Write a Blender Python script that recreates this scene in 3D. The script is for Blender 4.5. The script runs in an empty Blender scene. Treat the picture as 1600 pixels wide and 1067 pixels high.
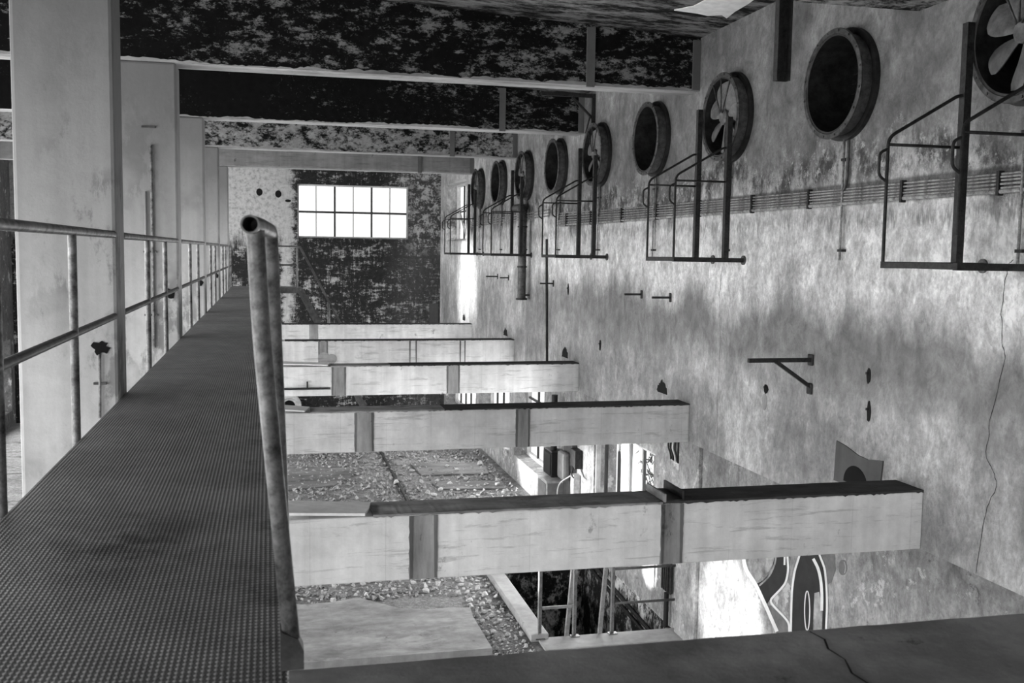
import bpy, bmesh, math, random
from mathutils import Vector, Matrix
R = random.Random(7)
SC = bpy.context.scene; COL = SC.collection
# ------------------------------------------------------------------ camera
# eye is the world origin: X across the hall, Y along the walkway, Z up; walkway deck at z=-1, ground floor at z=-5.02
F, YAW, PITCH, ROLL = 1592.1, .2343, .0872, .0146
def cam_axes():
    cy, sy, cp, sp = math.cos(YAW), math.sin(YAW), math.cos(PITCH), math.sin(PITCH)
    f = Vector((sy*cp, cy*cp, -sp)); r = Vector((cy, -sy, 0)); u = r.cross(f)
    return math.cos(ROLL)*r+math.sin(ROLL)*u, -math.sin(ROLL)*r+math.cos(ROLL)*u, f
cr, cu, cf = cam_axes()
cd = bpy.data.cameras.new('camera'); cam = bpy.data.objects.new('camera', cd); COL.objects.link(cam)
cam.matrix_world = Matrix(((cr.x, cu.x, -cf.x, 0), (cr.y, cu.y, -cf.y, 0), (cr.z, cu.z, -cf.z, 0), (0, 0, 0, 1)))
cd.sensor_width = 36; cd.lens = F/1600*36; cd.clip_start = .05; cd.clip_end = 300
cd.dof.use_dof = True; cd.dof.focus_distance = 10.5; cd.dof.aperture_fstop = 7.1
SC.camera = cam
# ------------------------------------------------------------------ sky, lights, exposure
SC.view_settings.view_transform = 'Standard'; SC.view_settings.look = 'None'
SC.view_settings.gamma = 1; SC.view_settings.exposure = 0.0
wd = bpy.data.worlds.new('overcast_sky'); SC.world = wd; wd.use_nodes = True
bg = wd.node_tree.nodes['Background']; bg.inputs[0].default_value = (.97, .97, .97, 1); bg.inputs[1].default_value = 1.6
def area(name, loc, aim, sx, sy, power):
    l = bpy.data.lights.new(name, 'AREA'); l.shape = 'RECTANGLE'; l.size = sx; l.size_y = sy; l.energy = power
    o = bpy.data.objects.new(name, l); COL.objects.link(o); o.location = loc
    o.rotation_euler = (Vector(aim)-Vector(loc)).to_track_quat('-Z', 'Y').to_euler(); return o
def spot(name, loc, aim, ang, blend, power, r=.3):
    l = bpy.data.lights.new(name, 'SPOT'); l.spot_size = math.radians(ang); l.spot_blend = blend; l.energy = power; l.shadow_soft_size = r
    o = bpy.data.objects.new(name, l); COL.objects.link(o); o.location = loc
    o.rotation_euler = (Vector(aim)-Vector(loc)).to_track_quat('-Z', 'Y').to_euler(); return o
# daylight through the openings of the left-hand wall and from the open end behind the photographer
for k in range(7): area('daylight_left_upper', (-6.9, .12+4.6975*k, .15), (5, .12+4.6975*k, -1.4), 2.3, 1.5, 205)
area('daylight_left_low', (-6.9, 13, -3.6), (5, 13, -3.0), 34, 2.0, 1500)
area('daylight_behind', (1.0, -4.9, -2.4), (1.0, 10, -5), 10, 4.2, 260)
for wy, wp in ((14.6, 260), (20.4, 120), (24, 130), (28.4, 180)): area('daylight_right_low', (5.3, wy, -3.55), (0, wy-3, -1.5), 2.0, 1.4, wp)
# shafts of sun through left-hand windows
spot('sun_shaft_far', (-3.0, 24.5, .8), (5.1, 26.7, -.9), 22, 1, 7000, .3)
spot('sun_shaft_graffiti', (-5.0, 6.5, -4.1), (5.25, 10.75, -4.3), 9.5, .6, 20000, .15)
spot('sun_shaft_stair', (-5.0, 9.0, -3.0), (5.25, 13.35, -4.45), 3.0, .15, 22000, .05)
spot('sun_shaft_sill', (-5.0, 23.4, -2.7), (5.4, 20.4, -4.3), 11, .5, 14000, .2)
spot('sun_shaft_pale', (-5.0, 19.0, -2.7), (5.25, 16.35, -3.8), 7.5, .7, 14000, .2)

# ------------------------------------------------------------------ materials
class NT:
    def __init__(s, name, rough=.85, metal=0, spec=.3):
        s.m = bpy.data.materials.new(name); s.m.use_nodes = True; s.t = s.m.node_tree
        s.b = s.t.nodes['Principled BSDF']; s.b.inputs['Roughness'].default_value = rough
        s.b.inputs['Metallic'].default_value = metal; s.b.inputs['Specular IOR Level'].default_value = spec
        g = s.t.nodes.new('ShaderNodeNewGeometry'); s.pos = g.outputs['Position']; s.nor = g.outputs['Normal']
        tc = s.t.nodes.new('ShaderNodeTexCoord'); s.obj = tc.outputs['Object']
    def new(s, k, **kw):
        n = s.t.nodes.new(k)
        for a, v in kw.items(): setattr(n, a, v)
        return n
    def lk(s, a, b): s.t.links.new(a, b)
    def put(s, sock, v):
        if isinstance(v, (int, float)): sock.default_value = v
        elif isinstance(v, tuple): sock.default_value = v
        else: s.lk(v, sock)
    def map(s, vec, sc):
        n = s.new('ShaderNodeMapping'); s.lk(vec, n.inputs[0]); n.inputs['Scale'].default_value = sc; return n.outputs[0]
    def noise(s, sc=1, det=6, rough=.6, vec=None, st=None, dist=0):
        n = s.new('ShaderNodeTexNoise'); v = vec or s.pos
        if st: v = s.map(v, st)
        s.lk(v, n.inputs['Vector']); n.inputs['Scale'].default_value = sc; n.inputs['Detail'].default_value = det
        n.inputs['Roughness'].default_value = rough; n.inputs['Distortion'].default_value = dist
        return n.outputs[0]
    def ramp(s, f, *st):
        n = s.new('ShaderNodeValToRGB'); s.lk(f, n.inputs[0]); e = n.color_ramp.elements
        while len(e) < len(st): e.new(.5)
        for k, (p, v) in enumerate(st): e[k].position = p; e[k].color = (v, v, v, 1)
        return n.outputs[0]
    def rng(s, f, a, b, c, d):
        n = s.new('ShaderNodeMapRange'); s.put(n.inputs[0], f)
        for k, v in enumerate((a, b, c, d)): n.inputs[k+1].default_value = v
        return n.outputs[0]
    def ma(s, op, a, b=0, clamp=False):
        n = s.new('ShaderNodeMath', operation=op, use_clamp=clamp); s.put(n.inputs[0], a); s.put(n.inputs[1], b); return n.outputs[0]
    def mix(s, f, a, b):
        n = s.new('ShaderNodeMix'); n.data_type = 'FLOAT'; s.put(n.inputs[0], f); s.put(n.inputs[2], a); s.put(n.inputs[3], b); return n.outputs[0]
    def xyz(s, vec=None):
        n = s.new('ShaderNodeSeparateXYZ'); s.lk(vec or s.pos, n.inputs[0]); return n.outputs
    def band(s, v, lo, hi, soft):
        return s.ma('MULTIPLY', s.rng(v, lo-soft, lo+soft, 0, 1), s.rng(v, hi-soft, hi+soft, 1, 0))
    def col(s, v):
        if isinstance(v, (int, float)): s.b.inputs['Base Color'].default_value = (v, v, v, 1)
        else: s.lk(v, s.b.inputs['Base Color'])
    def bump(s, h, st=.4, d=.02):
        n = s.new('ShaderNodeBump'); s.lk(h, n.inputs['Height']); n.inputs['Strength'].default_value = st; n.inputs['Distance'].default_value = d
        s.lk(n.outputs[0], s.b.inputs['Normal']); return s.m
def simple(name, v, rough=.7, metal=0, var=.25, sc=6, spec=.3, obj=False):
    n = NT(name, rough, metal, spec)
    f = n.noise(sc, 6, .65, n.obj if obj else None)
    n.col(n.ramp(f, (.3, v*(1-var)), (.7, v*(1+var)))); n.bump(f, .2, .005); return n.m
M = {}
def plaster_wall(name, base, low=False):
    n = NT(name, .92, 0, .2); x_, y_, z = n.xyz()
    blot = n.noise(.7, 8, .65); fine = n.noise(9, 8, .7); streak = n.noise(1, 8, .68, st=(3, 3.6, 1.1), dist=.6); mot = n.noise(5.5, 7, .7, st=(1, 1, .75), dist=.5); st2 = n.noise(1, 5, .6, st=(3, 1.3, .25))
    v = n.ma('MULTIPLY', n.rng(blot, .3, .7, .62, 1.25), n.rng(streak, .3, .7, .70, 1.22)); v = n.ma('MULTIPLY', v, n.rng(mot, .3, .7, .58, 1.28)); v = n.ma('MULTIPLY', v, n.rng(fine, .3, .7, .78, 1.2)); gr = n.noise(28, 5, .7, st=(1, 1, .7), dist=.4); v = n.ma('MULTIPLY', v, n.rng(gr, .3, .7, .72, 1.24))
    v = n.ma('MULTIPLY', v, base)
    if not low:
        flk = n.noise(3.2, 12, .78, st=(1, 1.2, .8)); zj = n.ma('ADD', z, n.rng(n.noise(1.1, 6, .6, st=(1, 1, .3)), .3, .7, -.28, .28))
        g1 = n.ma('MULTIPLY', n.band(zj, .62, 1.0, .12), n.ramp(flk, (.44, 0), (.56, 1)))          # flaking grime above the pipes
        v = n.mix(n.ma('MULTIPLY', g1, .75), v, .09)
        dr = n.noise(1, 6, .7, st=(1, 16, 1.2)); zk = n.ma('ADD', z, n.rng(dr, .3, .7, -.16, .16))
        g2 = n.ma('MULTIPLY', n.band(zk, .33, .41, .03), n.ramp(dr, (.4, .1), (.55, 1)))           # drip fringe under the pipes
        v = n.mix(n.ma('MULTIPLY', g2, .55), v, .14)
        wf = n.ma('MULTIPLY', n.band(zj, .62, 1.1, .12), n.ramp(n.noise(8, 10, .8), (.55, 0), (.6, 1)))
        v = n.mix(n.ma('MULTIPLY', n.rng(zj, .5, 1.1, 0, 1), n.ma('MULTIPLY', n.rng(blot, .35, .65, .92, .62), n.rng(y_, 20, 27, 1, .35))), v, n.rng(mot, .3, .7, .08, .15))                        # wall gets darker towards the top
        v = n.mix(n.ma('MULTIPLY', g1, .75), v, .05); v = n.mix(n.ma('MULTIPLY', wf, .85), v, .58)
        v = n.mix(n.ma('MULTIPLY', n.band(z, .47, .665, .012), n.rng(y_, 17.4, 18.2, .72, 0)), v, .06)
        g3 = n.ma('MULTIPLY', n.band(zj, -1.25, -.5, .22), n.rng(st2, .35, .6, .8, 1))            # darker horizontal band below mid height
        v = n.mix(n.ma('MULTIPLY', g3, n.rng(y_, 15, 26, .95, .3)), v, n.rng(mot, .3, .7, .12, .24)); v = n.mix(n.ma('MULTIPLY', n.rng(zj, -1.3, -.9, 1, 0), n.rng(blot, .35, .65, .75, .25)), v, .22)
        spk = n.ramp(n.noise(7, 10, .8, st=(1, 1.3, .7)), (.66, 0), (.7, 1)); v = n.mix(n.ma('MULTIPLY', spk, .7), v, .08)
        soot_shade = n.ramp(n.noise(2.1, 8, .7, st=(1, 1, .6)), (.6, 0), (.72, 1)); v = n.mix(n.ma('MULTIPLY', soot_shade, .3), v, .12)
    else:
        fl = n.noise(2.6, 12, .75); v = n.mix(n.ma('MULTIPLY', n.ramp(fl, (.58, 0), (.61, 1)), .8), v, .75)
        dk = n.noise(4.3, 10, .75); v = n.mix(n.ma('MULTIPLY', n.ramp(dk, (.62, 0), (.66, 1)), .7), v, .07)
        v = n.mix(n.ma('MULTIPLY', n.rng(z, -3.0, -2.5, 0, 1), .25), v, .12)  # shade under the ledge put into the colour: darker near the top
    n.col(v); M[name] = n.bump(n.ma('ADD', mot, n.ma('ADD', fine, n.ma('MULTIPLY', gr, .4))), .9, .045); return n
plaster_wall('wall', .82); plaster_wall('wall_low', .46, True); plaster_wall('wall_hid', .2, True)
def peel(name, dark, light, thr, st=(1.6, 2, 3.2), sc=1.3, w=.03, dx=0):
    n = NT(name, .85, 0, .08)
    f = n.ma('ADD', n.ma('MULTIPLY', n.noise(sc, 13, .82, st=st), .62), n.ma('MULTIPLY', n.noise(sc*3.2, 10, .8, st=st), .38)); g = n.noise(9, 8, .7)
    f = n.ma('ADD', f, n.rng(n.xyz()[0], -1, 4, -dx, dx)); k = n.ramp(f, (thr-w, 0), (thr+w, 1)); h = n.ramp(n.noise(22, 6, .7), (.6, 0), (.72, 1))
    k = n.ma('MAXIMUM', k, n.ma('MULTIPLY', h, n.ramp(n.noise(.8, 6), (.45, 0), (.6, .8))))
    n.col(n.mix(k, n.rng(g, .3, .7, dark*.6, dark*1.5), n.rng(g, .25, .75, light*.6, light*1.35)))
    M[name] = n.bump(n.ma('MULTIPLY', k, -1), .5, .01)
peel('black_a', .006, .21, .535, w=.02, dx=.012); peel('black_b', .005, .2, .575, w=.03, dx=.035); peel('black_c', .007, .30, .495, (1.4, 2, 2.4), 1.8); peel('ceil', .012, .22, .505, (.7, 2.2, 1), 1.1, .03)
peel('pit', .02, .7, .535, (1.5, 1.5, 1.0), 1.1)
def conc(name, v, st=(1.2, 1.2, 1.2), lines=True, stain=.35, spots=.6, soot_shade=0):
    n = NT(name, .9, 0, .2)
    a = n.noise(1.1, 8, .65, st=st); b = n.noise(12, 8, .7); x = n.ma('MULTIPLY', n.rng(a, .3, .7, 1-stain, 1.1), n.rng(b, .3, .7, .93, 1.06)); x = n.ma('MULTIPLY', x, v)
    vs = n.noise(1, 4, .5, st=(9, 9, .35)); x = n.ma('MULTIPLY', x, n.rng(vs, .35, .65, .90, 1.05))
    if lines:
        hr = n.noise(1, 10, .75, st=(1.4, 1.4, 17), dist=.4); x = n.mix(n.ma('MULTIPLY', n.ramp(hr, (.55, 0), (.61, 1)), .45), x, v*.35)
        sx = n.ma('ABSOLUTE', n.ma('SUBTRACT', n.ma('FRACT', n.ma('MULTIPLY', n.xyz()[0], 1.9)), .5)); x = n.mix(n.ma('MULTIPLY', n.rng(sx, 0, .008, 1, 0), n.rng(a, .4, .6, .5, .05)), x, v*.4)
    sp = n.noise(5, 9, .75, st=(1, 1, .5)); x = n.mix(n.ma('MULTIPLY', n.ramp(sp, (.63, 0), (.68, 1)), spots), x, v*.18)
    if soot_shade:   # upper part darkened in colour for the fall-off of light, plus scuffs
        zj = n.ma('ADD', n.xyz()[2], n.rng(a, .3, .7, -.5, .5)); x = n.mix(n.ma('MULTIPLY', n.rng(zj, -.5, 1.6, 0, 1), soot_shade), x, v*.26)
        sc_ = n.ma('MULTIPLY', n.ramp(n.noise(3, 9, .72, st=(1, 1, .45)), (.50, 0), (.55, 1)), n.ramp(n.noise(1.4, 4, .5), (.45, 0), (.58, 1))); x = n.mix(n.ma('MULTIPLY', sc_, .65), x, v*.3)
    n.col(x); M[name] = n.bump(n.ma('ADD', b, a), .3, .012); return n
conc('beam', .80, stain=.3); conc('column', .58, (1, 1, .7), False, .35, .5, .88); conc('scar', .36, (6, 6, 1), False, .6, .7); conc('scar_dark', .17, (6, 6, 1), False, .6, .7); conc('dirt_grey', .36, (3, 6, 3), False, .6, .9); conc('slab_dirty', .24, (1, 2.4, 1), False, .7, .9); conc('soffit', .42, (.6, 3, 3), True, .6, .8)
conc('plain_beam', .27, (1, 1, 2), True, .4, .8); conc('slab', .42, (1, 2.4, 1), True, .6, .9); conc('curb', .42, (1, 1, 1), False, .35, .5); conc('pale', .85, (1, 1, 1), False, .15, .2)
conc('niche', .13, (1, 1, 1), False, .3, .3)
conc('dirt', .07, (3, 6, 3), False, .6, .5); conc('ledge', .46, (1.5, 1.5, 1), False, .7, .9)
def end_wall():
    n = NT('wall_end', .9, 0, .2); x, y, z = n.xyz()
    f = n.noise(1.7, 13, .85, st=(1, 1, 1.6)); g = n.noise(1, 9, .8, st=(9, 1, 1.3)); h = n.noise(1, 9, .8, st=(1.2, 1, 9)); b = n.noise(9, 8, .7)
    k = n.ramp(n.ma('ADD', n.ma('MULTIPLY', f, .46), n.ma('ADD', n.ma('MULTIPLY', g, .27), n.ma('MULTIPLY', h, .27))), (.522, 0), (.555, 1))
    k = n.ma('MAXIMUM', k, n.ma('MULTIPLY', n.ma('MULTIPLY', n.rng(x, 3.9, 4.4, 0, 1), n.rng(z, -.2, .4, 0, 1)), n.ramp(n.noise(4, 10, .8), (.51, 0), (.54, 1))))
    k = n.ma('MAXIMUM', k, n.ma('MULTIPLY', n.ramp(n.noise(6, 10, .8, st=(1.3, 1, 1)), (.585, 0), (.61, 1)), .8))
    xj = n.ma('ADD', x, n.rng(f, .3, .7, -.35, .35)); left = n.ma('MULTIPLY', n.rng(xj, .35, .75, 1, 0), n.rng(n.ma('ADD', z, n.rng(g, .3, .7, -.6, .6)), -.1, .5, 0, 1))
    strip = n.ma('MULTIPLY', n.band(xj, .34, .68, .06), n.rng(z, -2.4, -2.3, 0, 1)); k = n.ma('MAXIMUM', k, n.ma('MAXIMUM', n.ma('MULTIPLY', left, n.ramp(b, (.3, .55), (.5, 1))), n.ma('MULTIPLY', strip, n.ramp(g, (.3, .6), (.5, 1)))))
    rt = n.ma('MULTIPLY', n.rng(xj, 3.2, 4.2, 0, 1), .6); dk = n.mix(rt, .022, .10)
    n.col(n.mix(k, n.ma('MULTIPLY', dk, n.rng(b, .3, .7, .6, 1.4)), n.rng(b, .25, .75, .34, .62))); M['wall_end'] = n.bump(k, .4, .02)
end_wall()
def deck():
    n = NT('deck', .55, .35, .4); x, y, z = n.xyz()
    a = n.ma('MULTIPLY', n.ma('ADD', x, n.ma('MULTIPLY', y, .62)), 2*math.pi/.030); b = n.ma('MULTIPLY', n.ma('SUBTRACT', x, n.ma('MULTIPLY', y, .62)), 2*math.pi/.030)
    t = n.ma('MULTIPLY', n.ma('SINE', a), n.ma('SINE', b)); t = n.rng(t, -.2, .8, 0, 1)
    d = n.noise(1.2, 9, .7); e = n.noise(5, 9, .7, st=(1, .6, 1))
    v = n.ma('MULTIPLY', n.rng(d, .3, .7, .18, .31), n.rng(e, .3, .7, .75, 1.2)); v = n.ma('MULTIPLY', v, n.rng(t, 0, 1, .62, 1.5))
    dd = n.new('ShaderNodeVectorMath', operation='DISTANCE'); n.lk(n.map(n.pos, (1, .6, 1)), dd.inputs[0]); dd.inputs[1].default_value = (-.47, 3.55*.6, -1)
    oil = n.ma('MULTIPLY', n.rng(dd.outputs['Value'], .08, .34, 1, 0), n.ramp(n.noise(3.5, 8, .7), (.4, 0), (.58, 1))); v = n.mix(n.ma('MULTIPLY', oil, .85), v, .012)
    ed = n.ma('MULTIPLY', n.rng(x, -.25, .05, 0, .8), n.ramp(n.noise(4, 9, .75, st=(1, .7, 1)), (.5, 0), (.62, 1))); v = n.mix(ed, v, .018)
    w = n.ramp(n.noise(14, 3, .5), (.755, 0), (.765, 1)); v = n.mix(w, v, .4)
    n.col(v); M['deck'] = n.bump(t, .6, .006)
deck()
def galv(name, lo, hi, sc=14, rough=.5, metal=.5):
    n = NT(name, rough, metal, .4); f = n.noise(sc, 9, .75, n.obj); g = n.noise(3, 6, .6, n.obj)
    n.col(n.ma('MULTIPLY', n.ramp(f, (.36, lo), (.6, hi)), n.rng(g, .3, .7, .7, 1.2))); M[name] = n.bump(f, .3, .004)
galv('galv', .045, .27); galv('galv_dark', .04, .13); galv('iron', .012, .045, 20, .6, .4); galv('fan_side', .03, .17, 5, .5, .2); galv('fan', .012, .045, 7, .5, .4); galv('fan_rim', .02, .10, 12, .45, .35)
galv('blade', .09, .2, 8, .55, .1); galv('conduit', .06, .42, 16, .6, .1); galv('grey_paint', .05, .12, 8, .5, .1); galv('post_steel', .16, .34, 10, .6, .1); galv('pale_paint', .4, .62, 6, .6, 0)
M['hole'] = simple('hole', .006, .9); M['black_paint'] = simple('black_paint', .02, .6, 0, .4, 7); M['grey_shade'] = simple('grey_shade', .16, .8, 0, .3, 9); M['white_paint'] = simple('white_paint', .8, .7, 0, .1, 7)
M['mid_paint'] = simple('mid_paint', .33, .8, 0, .6, 6); M['box_black'] = simple('box_black', .015, .5); M['box_grey'] = simple('box_grey', .22, .6); M['white_frame'] = simple('white_frame', .55, .6, 0, .3, 5); M['frame_dark'] = simple('frame_dark', .045, .6)
M['cable'] = simple('cable', .02, .7); M['pale_cable'] = simple('pale_cable', .7, .6); M['leaf'] = simple('leaf', .06, .7, 0, .6, 9); M['stone'] = simple('stone', .52, .95, 0, .45, 5, .2, True); M['gravel'] = simple('gravel', .36, .95, 0, .7, 16)
def floor_m():
    n = NT('floor', .95, 0, .15); a = n.noise(.7, 9, .7); b = n.noise(13, 9, .75); c = n.noise(34, 6, .7)
    v = n.ma('MULTIPLY', n.rng(a, .3, .7, .17, .4), n.rng(b, .3, .7, .6, 1.4)); v = n.ma('MULTIPLY', v, n.rng(c, .3, .7, .6, 1.4))
    v = n.mix(n.ma('MULTIPLY', n.ramp(n.noise(1.3, 9, .75, st=(.8, 2.2, 1)), (.55, 0), (.62, 1)), .75), v, .05)
    n.col(v); M['floor'] = n.bump(n.ma('ADD', b, c), .8, .06)
floor_m()
def glass_m():
    m = bpy.data.materials.new('glass'); m.use_nodes = True; t = m.node_tree; t.nodes.clear()
    o = t.nodes.new('ShaderNodeOutputMaterial'); a = t.nodes.new('ShaderNodeBsdfTransparent'); g = t.nodes.new('ShaderNodeBsdfGlossy'); x = t.nodes.new('ShaderNodeMixShader')
    g.inputs['Roughness'].default_value = .15; a.inputs[0].default_value = (.93, .93, .93, 1); x.inputs[0].default_value = .05
    t.links.new(a.outputs[0], x.inputs[1]); t.links.new(g.outputs[0], x.inputs[2]); t.links.new(x.outputs[0], o.inputs[0]); M['glass'] = m
glass_m()

# ------------------------------------------------------------------ mesh building
WO = {}                                              # world origin of every object
def tag(o, label=None, cat=None, group=None, kind=None):
    for k, v in (('label', label), ('category', cat), ('group', group), ('kind', kind)):
        if v: o[k] = v
    return o
def thing(name, loc, label, cat, group=None, kind=None):
    o = bpy.data.objects.new(name, None); COL.objects.link(o); o.location = loc; o.empty_display_size = .1; WO[o.name] = Vector(loc)
    return tag(o, label, cat, group, kind)
def fillet(pts, r, n=5):
    P = [Vector(p) for p in pts]; out = [P[0]]
    for a, b, c in zip(P, P[1:], P[2:]):
        u = (a-b); v = (c-b); k = min(r, u.length*.45, v.length*.45); u.normalize(); v.normalize()
        p0 = b+u*k; p1 = b+v*k
        for j in range(n+1):
            t = j/n; out.append(p0*(1-t)**2+b*2*t*(1-t)+p1*t*t)
    return out+[P[-1]]
class MB:
    def __init__(s): s.b = bmesh.new()
    def quad(s, *p): return s.b.faces.new([s.b.verts.new(q) for q in p])
    def box(s, x0, x1, y0, y1, z0, z1, bev=0):
        r = bmesh.ops.create_cube(s.b, size=1); vs = r['verts']
        for v in vs: v.co = Vector(((x0+x1)/2+v.co.x*(x1-x0), (y0+y1)/2+v.co.y*(y1-y0), (z0+z1)/2+v.co.z*(z1-z0)))
        if bev:
            es = list({e for v in vs for e in v.link_edges}); bmesh.ops.bevel(s.b, geom=es, offset=bev, segments=2, affect='EDGES', profile=.5)
        return s
    def bar(s, a, b, w, h=None, up=(0, 0, 1)):
        a = Vector(a); b = Vector(b); d = (b-a); L = d.length; d.normalize(); h = h or w; up = Vector(up)
        if abs(d.dot(up)) > .99: up = Vector((0, 1, 0))
        x = d.cross(up).normalized(); y = x.cross(d)
        c = [[p+x*i*w/2+y*j*h/2 for i, j in ((-1, -1), (1, -1), (1, 1), (-1, 1))] for p in (a, b)]
        V = [[s.b.verts.new(q) for q in k] for k in c]
        for k in range(4): s.b.faces.new((V[0][k], V[0][(k+1) % 4], V[1][(k+1) % 4], V[1][k]))
        s.b.faces.new(V[0][::-1]); s.b.faces.new(V[1]); return s
    def tube(s, pts, r, seg=12, caps=True, hollow=0):
        P = [Vector(p) for p in pts]; N = len(P); rings = []; t0 = (P[1]-P[0]).normalized()
        up = Vector((0, 0, 1)) if abs(t0.z) < .9 else Vector((0, 1, 0)); x = t0.cross(up).normalized()
        for i in range(N):
            t = (P[min(i+1, N-1)]-P[max(i-1, 0)]).normalized(); x = (x-t*x.dot(t)).normalized(); y = t.cross(x); rr = r[i] if isinstance(r, (list, tuple)) else r
            rings.append([s.b.verts.new(P[i]+(x*math.cos(a)+y*math.sin(a))*rr) for a in (2*math.pi*k/seg for k in range(seg))])
        for A, B in zip(rings, rings[1:]):
            for k in range(seg):
                f = s.b.faces.new((A[k], A[(k+1) % seg], B[(k+1) % seg], B[k])); f.smooth = True
        if caps and not hollow: s.b.faces.new(rings[0][::-1]); s.b.faces.new(rings[-1])
        if hollow:      # open pipe end at the first point, with a bore
            t = (P[1]-P[0]).normalized(); rr = r[0] if isinstance(r, (list, tuple)) else r; k0 = (rr-.004)/rr
            inn = [s.b.verts.new(P[0]+(v.co-P[0])*k0) for v in rings[0]]; dp = [s.b.verts.new(v.co+t*hollow) for v in inn]
            for k in range(seg):
                j = (k+1) % seg; s.b.faces.new((rings[0][j], rings[0][k], inn[k], inn[j])); s.b.faces.new((inn[j], inn[k], dp[k], dp[j]))
            s.b.faces.new(dp[::-1]); s.b.faces.new(rings[-1])
        return s
    def lathe(s, c, prof, seg=48, ax='X'):           # prof: (distance along axis, radius)
        c = Vector(c); rings = []
        for d, r in prof:
            ring = []
            for k in range(seg):
                a = 2*math.pi*k/seg; u, v = r*math.cos(a), r*math.sin(a)
                ring.append(s.b.verts.new(c+(Vector((d, u, v)) if ax == 'X' else Vector((u, d, v)) if ax == 'Y' else Vector((u, v, d)))))
            rings.append(ring)
        for A, B in zip(rings, rings[1:]):
            for k in range(seg): f = s.b.faces.new((A[k], A[(k+1) % seg], B[(k+1) % seg], B[k])); f.smooth = seg > 8
        return rings
    def disc(s, c, r, t, ax='X', seg=24):            # short solid cylinder from c along +axis by t
        g = s.lathe(c, [(0, r), (t, r)], seg, ax); s.b.faces.new(g[0]); s.b.faces.new(g[1][::-1]); return s
    def prism(s, poly, d):                           # poly: 3-D points, d: extrusion vector
        d = Vector(d); A = [s.b.verts.new(p) for p in poly]; B = [s.b.verts.new(Vector(p)+d) for p in poly]; n = len(A)
        s.b.faces.new(A[::-1]); s.b.faces.new(B)
        for k in range(n): s.b.faces.new((A[k], A[(k+1) % n], B[(k+1) % n], B[k]))
        return s
    def build(s, name, mat, parent=None, mats=None, matfn=None, flat=False):
        bm = s.b; bmesh.ops.recalc_face_normals(bm, faces=bm.faces)
        xs = [v.co for v in bm.verts]; lo = Vector(map(min, zip(*[tuple(v) for v in xs]))); hi = Vector(map(max, zip(*[tuple(v) for v in xs])))
        org = Vector(((lo.x+hi.x)/2, (lo.y+hi.y)/2, lo.z))
        for v in bm.verts: v.co -= org
        me = bpy.data.meshes.new(name); 
        for m in (mats or [mat]): me.materials.append(M[m])
        if matfn:
            for f in bm.faces: f.material_index = matfn(f.normal, f.calc_center_median()+org)
        for e in bm.edges:
            if len(e.link_faces) == 2 and e.calc_face_angle(0) > .7: e.smooth = False
        bm.to_mesh(me); bm.free(); o = bpy.data.objects.new(name, me); COL.objects.link(o)
        WO[o.name] = org.copy()
        if parent: o.parent = parent; o.location = org-WO[parent.name]
        else: o.location = org
        return o
def struct(o): o['kind'] = 'structure'; return o
def copy_tree(o, off=(0, 0, 0), parent=None):
    c = o.copy(); COL.objects.link(c)
    if parent: c.parent = parent
    else: c.location = Vector(o.location)+Vector(off)
    for ch in list(o.children): copy_tree(ch, (0, 0, 0), c)
    return c
# ------------------------------------------------------------------ main dimensions (m)
Y1, S, W, W2 = 7.062, 4.6975, 5.105, 5.255
ZT, ZB, ZU, ZF = -1.865, -2.338, 1.985, -5.02
YE = 31.0; XL = -7.0; YB = -5.0; D = .38
def zc(x): return 2.62+.047*(5.1-x)
FY = [8.43+2.349*k for k in range(-1, 8)]; FZ = 1.55
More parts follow.
